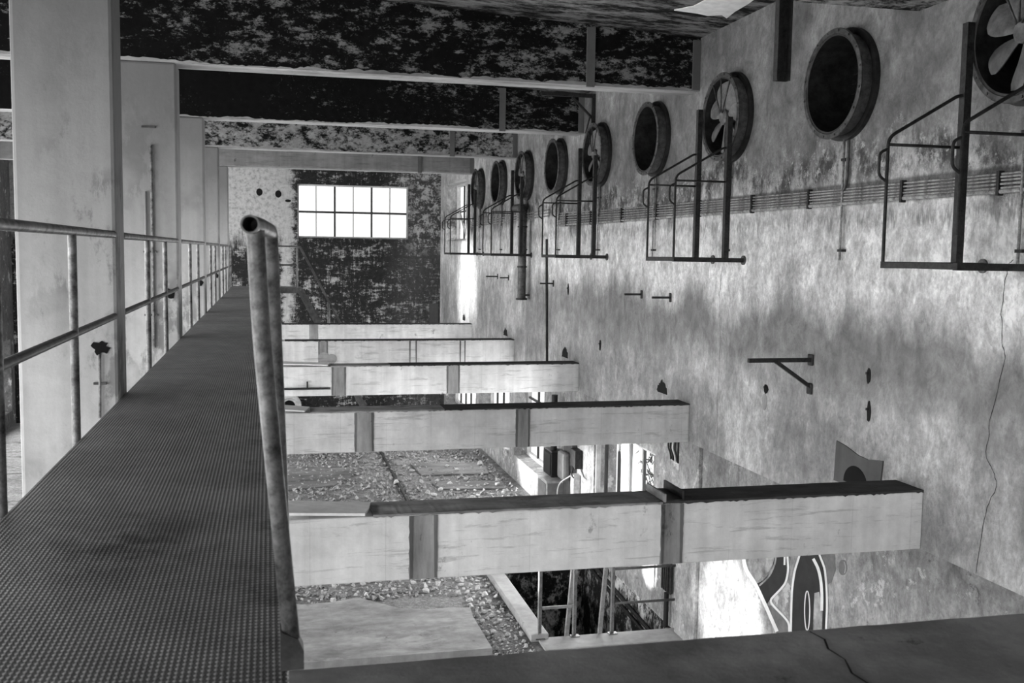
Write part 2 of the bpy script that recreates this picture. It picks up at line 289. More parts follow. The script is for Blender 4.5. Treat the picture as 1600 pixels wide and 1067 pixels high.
# ---- walls pierced with rectangular and round holes; plane('X') lies at constant x, ('Y') at constant y
def pierced(name, mat, ax, c, th, u0, u1, v0, v1, rects=(), circ=()):
    P = (lambda u, v, d=0: (c+d, u, v)) if ax == 'X' else (lambda u, v, d=0: (u, c+d, v))
    m = MB(); q = .56
    us = sorted({u0, u1, *[r[0] for r in rects], *[r[1] for r in rects], *[a-q for a, b, r in circ], *[a+q for a, b, r in circ]})
    vs = sorted({v0, v1, *[r[2] for r in rects], *[r[3] for r in rects], *[b-q for a, b, r in circ], *[b+q for a, b, r in circ]})
    us = [u for u in us if u0 <= u <= u1]; vs = [v for v in vs if v0 <= v <= v1]
    for a, b in zip(us, us[1:]):
        for e, f in zip(vs, vs[1:]):
            mu, mv = (a+b)/2, (e+f)/2
            inr = any(r[0] < mu < r[1] and r[2] < mv < r[3] for r in rects); inc = any(abs(mu-x) < q and abs(mv-y) < q for x, y, r in circ)
            if not inr:
                if not inc: m.quad(P(a, e), P(b, e), P(b, f), P(a, f))
                m.quad(P(a, e, th), P(b, e, th), P(b, f, th), P(a, f, th))
    for x, y, r in circ:
        n = 48
        def sq(t):
            cx, sy = math.cos(t), math.sin(t); k = q/max(abs(cx), abs(sy)); return x+cx*k, y+sy*k
        for k in range(n):
            t, t2 = 2*math.pi*(k+.5)/n, 2*math.pi*(k+1.5)/n
            t, t2 = 2*math.pi*k/n, 2*math.pi*(k+1)/n
            i0, i1 = (x+r*math.cos(t), y+r*math.sin(t)), (x+r*math.cos(t2), y+r*math.sin(t2)); m.quad(P(*sq(t)), P(*sq(t2)), P(*i1), P(*i0)); m.quad(P(*i0), P(*i1), P(*i1, th*.8), P(*i0, th*.8))
    for a, b, e, f in rects:
        m.quad(P(a, e), P(b, e), P(b, e, th), P(a, e, th)); m.quad(P(a, f), P(b, f), P(b, f, th), P(a, f, th)); m.quad(P(a, e), P(a, f), P(a, f, th), P(a, e, th)); m.quad(P(b, e), P(b, f), P(b, f, th), P(b, e, th))
    for e in (v0, v1): m.quad(P(u0, e), P(u1, e), P(u1, e, th), P(u0, e, th))
    for a in (u0, u1): m.quad(P(a, v0), P(a, v1), P(a, v1, th), P(a, v0, th))
    bmesh.ops.remove_doubles(m.b, verts=m.b.verts, dist=1e-5)
    return struct(m.build(name, mat))
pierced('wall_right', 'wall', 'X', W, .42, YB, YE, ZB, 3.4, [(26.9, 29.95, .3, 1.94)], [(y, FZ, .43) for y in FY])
LW = [(13.25, 16.0, -4.35, -2.79), (19.2, 21.7, -4.47, -2.7), (22.1, 25.6, -4.5, -2.7), (26.0, 30.7, -4.6, -2.7)]
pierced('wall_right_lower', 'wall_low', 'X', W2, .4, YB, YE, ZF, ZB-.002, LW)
pierced('wall_end', 'wall_end', 'Y', YE, .4, XL, W2+.4, ZF, 3.4, [(.82, 4.11, .35, 1.925)])
LWIN = [(y, y+3.8, a, b) for y in (-4.3, .4, 5.1, 9.8, 14.5, 19.2, 23.9) for a, b in ((-4.6, -2.6),)]+[(y-1.2, y+1.2, -.7, .9) for y in [.12+4.6975*k for k in range(7)]]
pierced('wall_left', 'wall_hid', 'X', XL-.4, .4, YB, YE, ZF, 3.4, LWIN+[(28.1, 30.6, -4.6, -2.6)])
pierced('wall_back', 'wall_hid', 'Y', YB-.4, .4, XL, W2+.4, ZF, 3.4, [(-5.5, 4.6, -4.9, .9)])
m = MB(); pts = [(XL-.4, YB-.4), (W2+.4, YB-.4), (W2+.4, YE+.4), (XL-.4, YE+.4)]
m.prism([(x, y, zc(x)) for x, y in pts], (0, 0, .25)); ceiling = struct(m.build('ceiling', 'ceil'))
# bare patch of fallen ceiling plaster
m = MB(); hole = [(4.3, 10.65), (4.42, 10.4), (4.44, 9.9), (4.6, 9.7), (4.84, 9.75), (4.88, 10.03), (4.90, 10.4), (4.944, 10.70), (4.84, 10.6), (4.72, 10.7), (4.58, 10.66)]
m.prism([(x, y, zc(x)-.012) for x, y in hole], (0, 0, .011)); tag(m.build('bare_patch', 'pale', ceiling), 'pale bare patch where the ceiling plaster fell')
m = MB(); m.prism([(x, y, zc(x)-.012) for x, y in [(1.55, 11.2), (1.75, 11.0), (1.95, 11.05), (1.8, 11.3)]], (0, 0, .011)); m.build('bare_patch', 'pale', ceiling)
# ---- ground floor with the stair pit
PX0, PY0, PY1 = 3.5, 12.42, 16.6
m = MB()
for a in ((XL, PX0, YB, YE), (PX0, W2, YB, PY0), (PX0, W2, PY1, YE)): m.box(a[0], a[1], a[2], a[3], ZF-.25, ZF)
struct(m.build('floor', 'floor'))
m = MB(); zp = ZF-3
m.quad((PX0, PY0, zp), (PX0, PY1, zp), (PX0, PY1, ZF-.25), (PX0, PY0, ZF-.25)); m.quad((PX0, PY1, zp), (W2, PY1, zp), (W2, PY1, ZF-.25), (PX0, PY1, ZF-.25)); m.quad((PX0, PY0, zp), (W2, PY0, zp), (W2, PY0, ZF-.25), (PX0, PY0, ZF-.25))
m.quad((W2, PY0, zp), (W2, PY1, zp), (W2, PY1, ZF-.001), (W2, PY0, ZF-.001)); m.quad((PX0, PY0, zp), (W2, PY0, zp), (W2, PY1, zp), (PX0, PY1, zp))
struct(m.build('wall_pit', 'pit'))
m = MB(); m.box(3.26, 3.5, PY0-.06, PY1, ZF, ZF+.10, .015); struct(m.build('trim_1', 'curb'))
m = MB(); m.box(3.36, W2, PY0-.42, PY0, ZF, ZF+.035, .01); struct(m.build('trim_2', 'curb'))
m = MB(); m.box(W2-.05, W2, 11.66, 12.3, ZF, ZB-.01, .01); struct(m.build('trim_3', 'wall_low'))
# ---- windows
def window(name, ax, c, u0, u1, v0, v1, us, vs, fm, w=.035, fr=.07, glass=True):
    P = (lambda u, v, d=0: (c+d, u, v)) if ax == 'X' else (lambda u, v, d=0: (u, c+d, v))
    root = bpy.data.objects.new(name, None); COL.objects.link(root); root.location = P((u0+u1)/2, v0); WO[root.name] = Vector(root.location); root['kind'] = 'structure'
    def bx(m, a, b, e, f, d0, d1):
        p, q = P(a, e, d0), P(b, f, d1); m.box(min(p[0], q[0]), max(p[0], q[0]), min(p[1], q[1]), max(p[1], q[1]), min(p[2], q[2]), max(p[2], q[2]))
    m = MB(); bx(m, u0, u0+fr, v0, v1, -.03, .05); bx(m, u1-fr, u1, v0, v1, -.03, .05); bx(m, u0+fr, u1-fr, v0, v0+fr, -.03, .05); bx(m, u0+fr, u1-fr, v1-fr, v1, -.03, .05); m.build('window_frame', fm[0], root)
    m = MB()
    for u, ww in us: bx(m, u-ww/2, u+ww/2, v0+fr, v1-fr, -.015, .03)
    for v, ww in vs: bx(m, u0+fr, u1-fr, v-ww/2, v+ww/2, -.02, .025)
    if us or vs: m.build('glazing_bars', fm[1], root)
    if glass: m = MB(); bx(m, u0+.02, u1-.02, v0+.02, v1-.02, .005, .011); m.build('pane', 'glass', root)
    return root
ex0, ex1 = .82, 4.11; st = (ex1-ex0)/6
window('window_1', 'Y', YE+.12, ex0, ex1, .35, 1.925, [(ex0+st*k, .055 if k % 2 == 0 else .022) for k in range(1, 6)], [(1.115, .06)], ('white_frame', 'frame_dark'), fr=.045)
w2 = window('window_2', 'X', W+.33, 26.9, 29.95, .3, 1.94, [(28.9, .05), (27.9, .05)], [(1.15, .04)], ('white_frame', 'frame_dark'))
m = MB(); m.bar((W+.3, 29.6, 1.25), (W+.3, 28.2, .35), .05); m.build('brace', 'white_frame', w2)
window('window_3', 'X', W2+.06, 13.25, 16.0, -4.35, -2.79, [(13.38, .07), (13.85, .055), (14.42, .07), (14.93, .03), (15.55, .05)], [], ('white_frame', 'frame_dark'), fr=.04)
for k, (a, b, e, f) in enumerate(LW[1:]):
    n = int((b-a)/.7); window('window_%d' % (k+4), 'X', W2+.33, a, b, e, f, [(a+(b-a)*j/n, .04) for j in range(1, n)], [((e+f)/2+.4, .04)], ('white_frame', 'frame_dark'))
# ---- columns, beams
ORD = ['first', 'second', 'third', 'fourth', 'fifth']
CX0, CX1 = -1.575, -.965
HOW = ['nearest, filling the left edge with grey scuffs', 'second from the viewer, with a conduit down its face', 'third from the viewer, half hidden by the second', 'fourth from the viewer, a narrow strip', 'farthest, nearest the end wall']
cols = []
for k in range(-1, 5):
    y = Y1+S*k; m = MB(); m.box(CX0, CX1, y, y+D, ZF, zc(CX0)-.01 if k < 1 else ZU-.001, .025)
    o = m.build('concrete_column', 'column')
    tag(o, 'pale concrete column beside the walkway, '+HOW[k] if k >= 0 else 'concrete column at the near end of the walkway, beyond the left edge of view', 'column', 'columns along the walkway'); cols.append(o)
def ragged_top(x0, x1, y0, y1, z, name, parent, mat='dirt', h=.012, seed=0, step=.025):
    r = random.Random(seed); m = MB(); n = int((x1-x0)/step); top = []; fr = []
    for i in range(n+1):
        x = x0+(x1-x0)*i/n; top.append(((x, y1-.004, z+h), (x, y0-.004, z+h*(1+.25*r.random())), (x, y0-.005, z-.002-.012*r.random()**4)))
    for A, B in zip(top, top[1:]):
        m.quad(A[0], B[0], B[1], A[1]); m.quad(A[1], B[1], B[2], A[2]); m.quad(A[0], B[0], (B[0][0], B[0][1], z), (A[0][0], A[0][1], z))
    return m.build(name, mat, parent)
LB = ['nearest lower beam, with a steel channel stub on its dark top', 'second lower beam from the viewer, with a dark top edge', 'third lower beam from the viewer, with a thin pipe on its face', 'fourth lower beam from the viewer, with a rounded cement blot', 'farthest lower beam, in front of the peeling end wall']
for k in range(5):
    y = Y1+S*k; m = MB(); m.box(CX1, W, y, y+D, ZB, ZT, .012); b = m.build('concrete_beam', 'beam')
    tag(b, 'pale concrete '+LB[k], 'beam', 'lower cross beams')
    if k < 3: ragged_top((.70, .45, .95)[k], (2.87, 2.0, 1.9)[k], y, y+D, ZT, 'dirt_layer', b, 'dirt_grey', seed=k+20, h=.010)
    dirt = ragged_top((2.87, 2.0, 1.9, .3, .3)[k], W-.003, y, y+D, ZT, 'dirt_layer', b, seed=k, h=.012 if k < 3 else .006)
    for x0, x1 in ([(.955, 1.16), (2.86, 3.04)], [(.945, 1.17), (2.865, 3.045)], [(.96, 1.19), (2.83, 3.05)], [(.965, 1.16), (2.84, 3.0), (3.91, 4.04)], [(.96, 1.18), (2.88, 3.03), (4.17, 4.28)])[k]:
        r = random.Random(k+int(x0*10)); m = MB(); n = 12; L = [(x0+r.uniform(-.004, .004), ZT-.008-(ZT-ZB-.012)*i/n) for i in range(n+1)]; Q = [(x1+r.uniform(-.004, .004), z) for x, z in L]
        m.prism([(x, y-.004, z) for x, z in L]+[(x, y-.004, z) for x, z in Q[::-1]], (0, .0035, 0)); m.build('bare_scar', 'scar' if k < 3 or x0 < 2 else 'beam', b)
        if k < 4:
            for xx in (x0, x1-.03): m = MB(); m.prism([(xx, y-.006, ZT-.01), (xx+.03, y-.006, ZT-.01), (xx+.026, y-.006, ZB+.01), (xx+.008, y-.006, ZB+.01)], (0, .0015, 0)); m.build('dark_edge', 'scar_dark', b)
    if k == 3:
        m = MB(); m.disc((1.08, y-.012, ZB+.12), .12, .010, 'Y'); m.build('cement_blot', 'slab', b); m = MB(); m.disc((1.24, y-.013, ZB+.10), .10, .011, 'Y'); m.build('cement_blot', 'slab', b)
    if k < 3:   # torn-off slab remains on the left part of the beam
        m = MB(); xe = (.68, .42, .93)[k]; z0 = ZT+.003
        pl = [(.0, y-.03), (xe-.04, y-.03), (xe, y+.12), (xe+.03, y+.3), (.0, y+.34)]
        m.prism([(px, py, z0+.010+.035*(1-px/xe)) for px, py in pl], (0, 0, .018)); tag(m.build('broken_slab', 'pale'), 'thin broken pale slab lying on the left of the '+('nearest', 'second', 'third')[k]+' lower beam', 'slab', 'slab pieces on the lower beams')
# steel channel stub on the nearest beam
t = thing('channel_stub', (2.96, Y1+.15, ZT+.02), 'short steel channel stub standing across the top of the nearest lower beam', 'steel channel')
m = MB(); m.box(2.875, 2.89, Y1-.02, Y1+.36, ZT+.012, ZT+.075); m.build('flange', 'post_steel', t); m = MB(); m.box(3.035, 3.05, Y1+.02, Y1+.40, ZT+.012, ZT+.085); m.build('flange', 'iron', t); m = MB(); m.box(2.89, 3.035, Y1, Y1+.38, ZT+.014, ZT+.024); m.build('web', 'iron', t)
UB = ['', 'black peeling upper beam nearest in full view, under the ceiling', 'second black upper beam from the viewer, most solidly black', 'third black upper beam from the viewer, streaked with pale plaster', 'farthest upper beam, plain grey without black paint']
UM = ['black_a', 'black_a', 'black_b', 'black_c', 'plain_beam']
for k in range(5):
    y = Y1+S*k; m = MB(); xl = XL
    z1 = zc(W)-.001
    m.prism([(xl, y, ZU), (W, y, ZU), (W, y, zc(W)), (xl, y, zc(xl))], (0, D, 0))
    for v in m.b.verts:
        if v.co.z > ZU+.1: v.co.z -= .001
    b = m.build('ceiling_beam', UM[k], mats=[UM[k], 'soffit' if k else 'black_c'], matfn=lambda n, c: 1 if n.z < -.9 else 0)
    tag(b, UB[k] or 'black upper beam overhead, only its right end seen at the top by the wall', 'beam', 'upper cross beams')
    if k: # plastered steel stiffener and wall-end bracket on each face
        m = MB(); m.box(3.66, 3.76, y-.03, y-.001, ZU-.02, zc(3.7)-.03); m.build('stiffener', ('iron', 'niche', 'niche', 'niche', 'niche')[k], b)
        m = MB(); m.box(W-.10, W-.004, y-.022, y-.001, ZU+.01, zc(W)-.03); m.build('end_strip', 'niche', b)
    m = MB(); r = random.Random(k); n = 220; L = []; a_ = .02
    for i in range(n+1):
        a_ = min(.035, max(.004, a_+r.uniform(-.010, .010))); x = -3+(W+2.995)*i/n; L.append((x, ZU+a_+.012*r.random()))
    m.prism([(x, y-.004, z) for x, z in L]+[(W-.005, y-.004, ZU+.002), (-3, y-.004, ZU+.002)], (0, .003, 0)); m.build('bare_edge', 'soffit' if k else 'black_c', b)
# hanging steel channel in front of the near right wall
t = thing('steel_hanger', (3.70, Y1-.06, 1.293), 'dark steel channel hanging down from the ceiling near the open fan ring', 'hanger')
m = MB(); m.box(3.645, 3.755, Y1-.02, Y1-.008, 1.293, zc(3.7)-.002); m.build('web', 'iron', t)
for x in (3.645, 3.745): m = MB(); m.box(x, x+.01, Y1-.07, Y1-.02, 1.293, zc(3.7)-.002); m.build('flange', 'iron', t)

# ------------------------------------------------------------------ walkway
t = thing('walkway', (-.46, 14, -1.09), 'long steel walkway of patterned plate running away along the columns', 'walkway')
m = MB(); m.box(-.96, .035, -1.6, 28.2, -1.012, -1.0); m.build('deck_plate', 'deck', t)
for x in (-.955, .0): m = MB(); m.box(x, x+.03, -1.6, 28.2, -1.16, -1.0125); m.build('edge_channel', 'iron', t)
for k in range(-1, 5):
    m = MB(); m.box(-.92, 0, Y1+S*k+.1, Y1+S*k+.22, -1.16, -1.0125); m.build('cross_member', 'iron', t)
    m = MB(); m.box(-.9, -.75, Y1+S*k+.12, Y1+S*k+.2, ZT+.02 if k >= 0 else -1.8, -1.161); m.build('support', 'iron', t)
# landing slab at the photographer's feet
m = MB(); r = random.Random(3); n = 70; fr = [(.04+(W-.05)*i/n, 2.405-.006*r.random()) for i in range(n+1)]
m.prism([(x, y, -1.0) for x, y in fr]+[(W-.01, YB+.02, -1.0), (.04, YB+.02, -1.0)], (0, 0, -.2)); la = m.build('landing_slab', 'ledge'); tag(la, 'dark dusty concrete ledge along the bottom edge of the view', 'ledge')
def crack_ribbon(pts, w, nx, name, parent):
    m = MB(); P = [Vector(p) for p in pts]; nx = Vector(nx); A = []
    for i, p in enumerate(P):
        t = (P[min(i+1, len(P)-1)]-P[max(i-1, 0)]).normalized(); s_ = t.cross(nx).normalized()*w*(.5+.5*math.sin(i*2.1)**2); A.append((p+s_, p-s_))
    for a, b in zip(A, A[1:]): m.quad(a[0], b[0], b[1], a[1])
    return m.build(name, 'hole', parent)
crack_ribbon([(1.40, 2.39, -.998), (1.41, 2.33, -.998), (1.385, 2.27, -.998), (1.39, 2.2, -.998), (1.36, 2.12, -.998), (1.37, 2.0, -.998), (1.3, 1.6, -.998)], .0035, (0, 0, 1), 'crack', la)
# railing on the column side: one length between each pair of columns
RX = -.985
RL = ['nearest length of pipe railing, ahead of the first column', 'pipe railing between the first and second columns', 'pipe railing between the second and third columns', 'pipe railing between the third and fourth columns', 'pipe railing between the fourth and fifth columns', 'last length of pipe railing, beyond the fifth column']
for k in range(6):
    y0 = Y1+S*(k-1)+D if k else 2.745; y1 = Y1+S*k if k < 5 else 28.1
    t = thing('pipe_railing', (RX, (y0+y1)/2, -1.0), 'galvanised '+RL[k], 'railing', 'railing lengths along the walkway')
    zt = .078-.004*k
    m = MB(); m.tube([(RX, y0, zt), (RX, y1, zt)], .0245, 14); m.build('top_rail', 'galv', t)
    m = MB(); m.tube([(RX, y0, -.453), (RX, y1, -.453)], .021, 12); m.build('mid_rail', 'galv_dark', t)
    for yy in ((4.10, 5.64) if k == 0 else (y0+1.52 if k < 5 else y0+.8, y0+3.0 if k < 5 else y1-.03)):
        if y0 < yy < y1: m = MB(); m.tube([(RX, yy, -1.16), (RX, yy, zt)], .022, 12); m.build('post', 'galv', t)
# broken hoop of railing at the near end, on the open side
t = thing('railing_hoop', (.045, 2.43, -1.0), 'leaning galvanised railing hoop with an open pipe end facing the viewer', 'railing')
m = MB(); m.tube(fillet([(-.040, 2.27, .052), (-.022, 2.6, .055), (.004, 3.02, .050), (.030, 3.02, -.70), (.036, 3.02, -1.0)], .05, 6), .0205, 18, hollow=.25); m.build('top_rail', 'galv', t)
m = MB(); m.tube(fillet([(-.030, 2.36, .04), (-.018, 2.375, -.2), (.012, 2.41, -.55), (.034, 2.425, -.8), (.046, 2.43, -.93)], .1, 4), .0205, 18); m.build('post', 'galv', t)
m = MB(); m.prism([(.020, 2.405, -1), (.075, 2.405, -1), (.075, 2.405, -.955), (.062, 2.405, -.925), (.020, 2.405, -.905)], (0, .06, 0)); tag(m.build('foot', 'grey_paint', t), 'square grey foot socket')
# ------------------------------------------------------------------ exhaust fans on the right wall
def fan_base(y, bladed, label):
    t = thing('exhaust_fan' if bladed else 'fan_ring', (W, y, FZ-.5), label, 'fan' if bladed else 'fan housing', 'fans with blades' if bladed else 'empty fan rings'); c = (W, y, FZ)
    m = MB(); m.lathe(c, [(-.168, .436), (-.168, .447), (-.03, .447), (-.03, .4285), (.33, .4285), (.33, .422), (-.168, .422), (-.168, .436)], 56); m.build('casing', 'fan', t, mats=['fan', 'fan_side'], matfn=lambda n, q: 1 if (q.y-y)*n.y+(q.z-FZ)*n.z > .2 else 0)  # shade of the bore put into the colour: inside darker than outer side
    m = MB(); m.lathe(c, [(-.168, .438), (-.176, .444), (-.176, .484), (-.172, .488), (-.160, .488), (-.160, .440)], 56)
    for k in range(16):
        a = 2*math.pi*(k+.5)/16; m.disc((W-.184, y+.466*math.cos(a), FZ+.466*math.sin(a)), .011, .012, 'X', 6)
    m.build('front_flange', 'fan_rim', t)
    m = MB(); m.lathe(c, [(-.045, .446), (-.045, .50), (-.002, .50), (-.002, .446)], 56); m.build('wall_flange', 'fan', t)
    m = MB(); m.disc((W+.318, y, FZ), .414, .01, 'X', 40)
    for k in range(-4, 5):
        z = FZ+k*.09; h = math.sqrt(max(.01, .40**2-(k*.09)**2)); m.bar((W+.30, y-h, z), (W+.30, y+h, z), .01, .07, (1, 0, .6))
    m.build('shutter', 'hole', t)
    for s in (.05, .2):
        m = MB(); a = s*math.pi+1.2; m.bar((W-.10, y+.455*math.cos(a), FZ+.455*math.sin(a)), (W-.05, y+.455*math.cos(a), FZ+.455*math.sin(a)), .05, .02); m.build('lug', 'fan', t)
    if bladed:
        m = MB(); g = m.lathe((W, y, FZ), [(-.15, .02), (-.155, .055), (-.13, .085), (-.04, .09), (.0, .08)], 28); m.b.faces.new(g[0]); m.b.faces.new(g[-1][::-1]); m.build('hub', 'blade', t)
        m = MB(); g = m.lathe((W, y, FZ), [(.001, .13), (.25, .13)], 28); m.b.faces.new(g[0]); m.b.faces.new(g[-1][::-1]); m.build('motor', 'iron', t)
        for k in range(7):
            a0 = math.radians(175+360/7*k); m = MB(); n1, n2 = 7, 5; G = []
            for i in range(n1+1):
                s = i/n1; rr = .07+.325*s; wd_ = (.05+.15*math.sin(min(1, s*1.15)*math.pi*.62))*(1 if s < .9 else .72); tw = math.radians(40-20*s); row = []
                for j in range(n2+1):
                    q = (j/n2-.5)*2*wd_*.62; cam_ = .018*(1-(j/n2*2-1)**2); dx = -.085+q*math.sin(tw)*.8-cam_; tan = q*math.cos(tw)+.03*s
                    row.append(Vector((W+dx, y+rr*math.cos(a0)-tan*math.sin(a0), FZ+rr*math.sin(a0)+tan*math.cos(a0))))
                G.append(row)
            Vv = [[[m.b.verts.new(p+Vector((d, 0, 0))) for p in row] for row in G] for d in (0, .008)]
            for L in Vv:
                for i in range(n1):
                    for j in range(n2): f = m.b.faces.new((L[i][j], L[i+1][j], L[i+1][j+1], L[i][j+1])); f.smooth = True
            for i in range(n1):
                for j in (0, n2): m.b.faces.new((Vv[0][i][j], Vv[0][i+1][j], Vv[1][i+1][j], Vv[1][i][j]))
            for j in range(n2):
                for i in (0, n1): m.b.faces.new((Vv[0][i][j], Vv[0][i][j+1], Vv[1][i][j+1], Vv[1][i][j]))
            m.build('blade', 'blade', t)
        for a in (62, 90, 122): 
            a = math.radians(a); m = MB(); m.tube([(W-.158, y+.05*math.cos(a), FZ+.05*math.sin(a)), (W-.168, y+.43*math.cos(a), FZ+.43*math.sin(a))], .009, 6); m.build('strut', 'fan_rim', t)
    return t
PLACE_B = ['bladed fan nearest the viewer, cut by right edge of view', 'bladed fan second from viewer, right of the upper beam end', 'bladed fan third from the viewer, under the wall bracket', 'bladed fan fourth from the viewer, beside the fat drain pipe', 'farthest bladed fan, beside the bright end window opening']
PLACE_R = ['empty fan ring nearest the viewer, largest of the empty rings', 'empty fan ring second from the viewer, under the nearest upper beam end', 'empty fan ring third from the viewer, under the second upper beam end', 'farthest empty fan ring, between the last two bladed fans']
fb = fan_base(FY[0], True, 'dark steel '+PLACE_B[0]); fr_ = fan_base(FY[1], False, 'dark steel '+PLACE_R[0])
for k in range(1, 5): c = copy_tree(fb, (0, FY[2*k]-FY[0], 0)); c['label'] = 'dark steel '+PLACE_B[k]
for k in range(1, 4): c = copy_tree(fr_, (0, FY[2*k+1]-FY[1], 0)); c['label'] = 'dark steel '+PLACE_R[k]
# service platform frames under the bladed fans
def platform(y, label, broken=False):
    zb = -.05; xo, xi = W-.835, W-.23; ya, yb = y-.38, y+.42
    t = thing('service_frame', (W, y, zb-.04), label, 'steel frame', 'guard frames under the bladed fans')
    for yy in (ya, yb):
        m = MB(); m.disc((W-.018, yy, zb), .052, .017, 'X', 20); m.build('wall_plate', 'galv_dark', t)
        m = MB(); m.box(W-.84, W-.018, yy-.022, yy+.022, zb-.024, zb+.024); m.build('arm', 'iron', t)
        m = MB(); zt_ = 1.68 if yy == yb else 1.50
        m.box(xi-.028, xi-.020, yy-.03, yy+.03, zb+.024, zt_); m.box(xi-.020, xi+.03, yy-.03, yy-.022, zb+.024, zt_); m.build('upright', 'iron', t)
        q = [(xi, yy, 1.17), (xi-.06, yy, 1.165), (xo, yy, .85)]
        if broken and yy == ya: q += [(xo, yy, .15)]
        else: q += [(xo, yy, zb)]
        m = MB(); m.tube(fillet(q, .06, 4), .0125, 10); m.build('guard_rail', 'iron', t)
        m = MB(); m.tube([(xo, yy, .80), (xi, yy, .80)], .011, 8); m.build('mid_rail', 'iron', t)
        m = MB(); m.tube(fillet([(xo, yy, .77), (xo-.065, yy, .74), (xo-.065, yy, .58), (xo, yy, .54)], .04, 4), .0105, 8); m.build('grab_handle', 'iron', t)
    m = MB(); m.box(W-.84, W-.80, ya+.022, yb-.022, zb-.02, zb+.02); m.build('toe_bar', 'iron', t)
    for xx in (W-.6, W-.4): m = MB(); m.box(xx-.015, xx+.015, ya+.022, yb-.022, zb-.015, zb+.015); m.build('cross_bar', 'iron', t)
    return t
PL = ['nearest, cut by right edge of view', 'second from the viewer, above the two stub pegs', 'third from the viewer, right of fat drain pipe', 'fourth from the viewer, left of fat drain pipe', 'farthest, in front of the bright window opening']
platform(FY[0], 'dark guard frame under a bladed fan, '+PL[0], True); pf = platform(FY[2], 'dark guard frame under a bladed fan, '+PL[1])
for k in range(2, 5): c = copy_tree(pf, (0, FY[2*k]-FY[2], 0)); c['label'] = 'dark guard frame under a bladed fan, '+PL[k]
# feeder conduits dropping from each fan
def drop(y, label):
    t = thing('fan_conduit', (W-.03, y, -.05), label, 'conduit', 'conduits dropping from the fans')
    m = MB(); m.tube([(W-.035, y-.02, 1.06), (W-.035, y-.02, -.03)], .011, 8); m.build('pipe', 'conduit', t)
    m = MB(); m.tube(fillet([(W-.03, y-.08, 1.05), (W-.03, y-.085, .72), (W-.03, y-.06, .63), (W-.03, y-.03, .60)], .08, 4), .016, 8); m.build('flexible_tail', 'galv_dark', t)
    for z in (.06, .88): m = MB(); m.box(W-.05, W-.001, y-.07, y, z-.012, z+.012); m.build('clamp', 'iron', t)
    return t
NM = ['nearest bladed fan', 'nearest empty ring', 'second bladed fan', 'second empty ring', 'third bladed fan', 'third empty ring', 'fourth bladed fan', 'farthest empty ring', 'farthest bladed fan']
d0 = drop(FY[0]+.05, 'thin pale conduit dropping down the wall below the '+NM[0])
for k in range(1, 9): c = copy_tree(d0, (0, FY[k]-FY[0]-(.06 if k % 2 else 0), 0)); c['label'] = 'thin pale conduit dropping down the wall below the '+NM[k]
# horizontal conduit bundle
CN = ['topmost', 'second from the top', 'third from the top', 'fourth from the top', 'fifth from the top', 'lowest and thickest']
for k in range(6):
    z0, z1 = .606-.024*k, .715-.043*k; r_ = .0085 if k < 5 else .016
    m = MB(); P = [(W-.02-.006*(k % 2), 2.0, z0-.01)]
    for i in range(13):
        u = i/12; P.append((W-.02-.006*(k % 2), 4+13.9*u, z0+(z1-z0)*u**2+.004*math.sin(3*i+k)))
    m.tube(P, r_, 8); tag(m.build('wall_conduit', 'conduit'), CN[k]+' of the horizontal conduits clipped along the right wall', 'conduit', 'conduits along the right wall')
for k in range(3):
    m = MB(); m.tube([(W-.02, 18.5, .80-.055*k), (W-.02, 26.5, .745-.05*k)], .012, 8); tag(m.build('wall_conduit', 'conduit'), ('top', 'middle', 'bottom')[k]+' of three conduits on the far wall beyond the fat drain pipe', 'conduit', 'conduits on the far wall')
for k, y in enumerate((6.35, 7.5, 9.0, 10.2, 11.6, 13.0, 14.4, 15.9, 17.3)):
    m = MB(); m.box(W-.045, W-.001, y-.014, y+.014, .455+.002*k, .63+.008*k); tag(m.build('conduit_clip', 'iron'), 'dark clip strap holding the horizontal conduits, '+['nearest the viewer', 'second', 'third', 'fourth', 'fifth', 'sixth', 'seventh', 'eighth', 'farthest'][k]+(' from the viewer' if 0 < k < 8 else ' of the row' if k else ''), 'clip', 'clips on the conduit bundle')
# fat drain pipe, thin downpipe
t = thing('drain_pipe', (W-.16, 19.95, -.98), 'fat dark drain pipe with an elbow running down the far wall', 'pipe')
m = MB(); m.tube(fillet([(W-.16, 20.75, .90), (W-.16, 20.5, .90), (W-.16, 19.95, .90), (W-.16, 19.95, -.92)], .2, 6), .085, 16); m.build('pipe', 'galv_dark', t)
m = MB(); m.disc((W-.16, 19.95, -.95), .115, .035, 'Z', 20); m.build('end_flange', 'iron', t)
for z in (.5, -.3): m = MB(); m.disc((W-.16, 19.95, z), .10, .03, 'Z', 20); m.build('collar', 'iron', t)
m = MB(); m.box(W-.16, W-.001, 19.9, 20.1, -.87, -.84); m.build('bracket', 'iron', t)
m = MB(); m.tube([(W-.025, 18.60, .26), (W-.025, 18.55, -.6), (W-.025, 18.42, -2.2)], .022, 8); tag(m.build('downpipe', 'iron'), 'long thin dark downpipe on the right wall between the third and fourth guard frames', 'pipe')
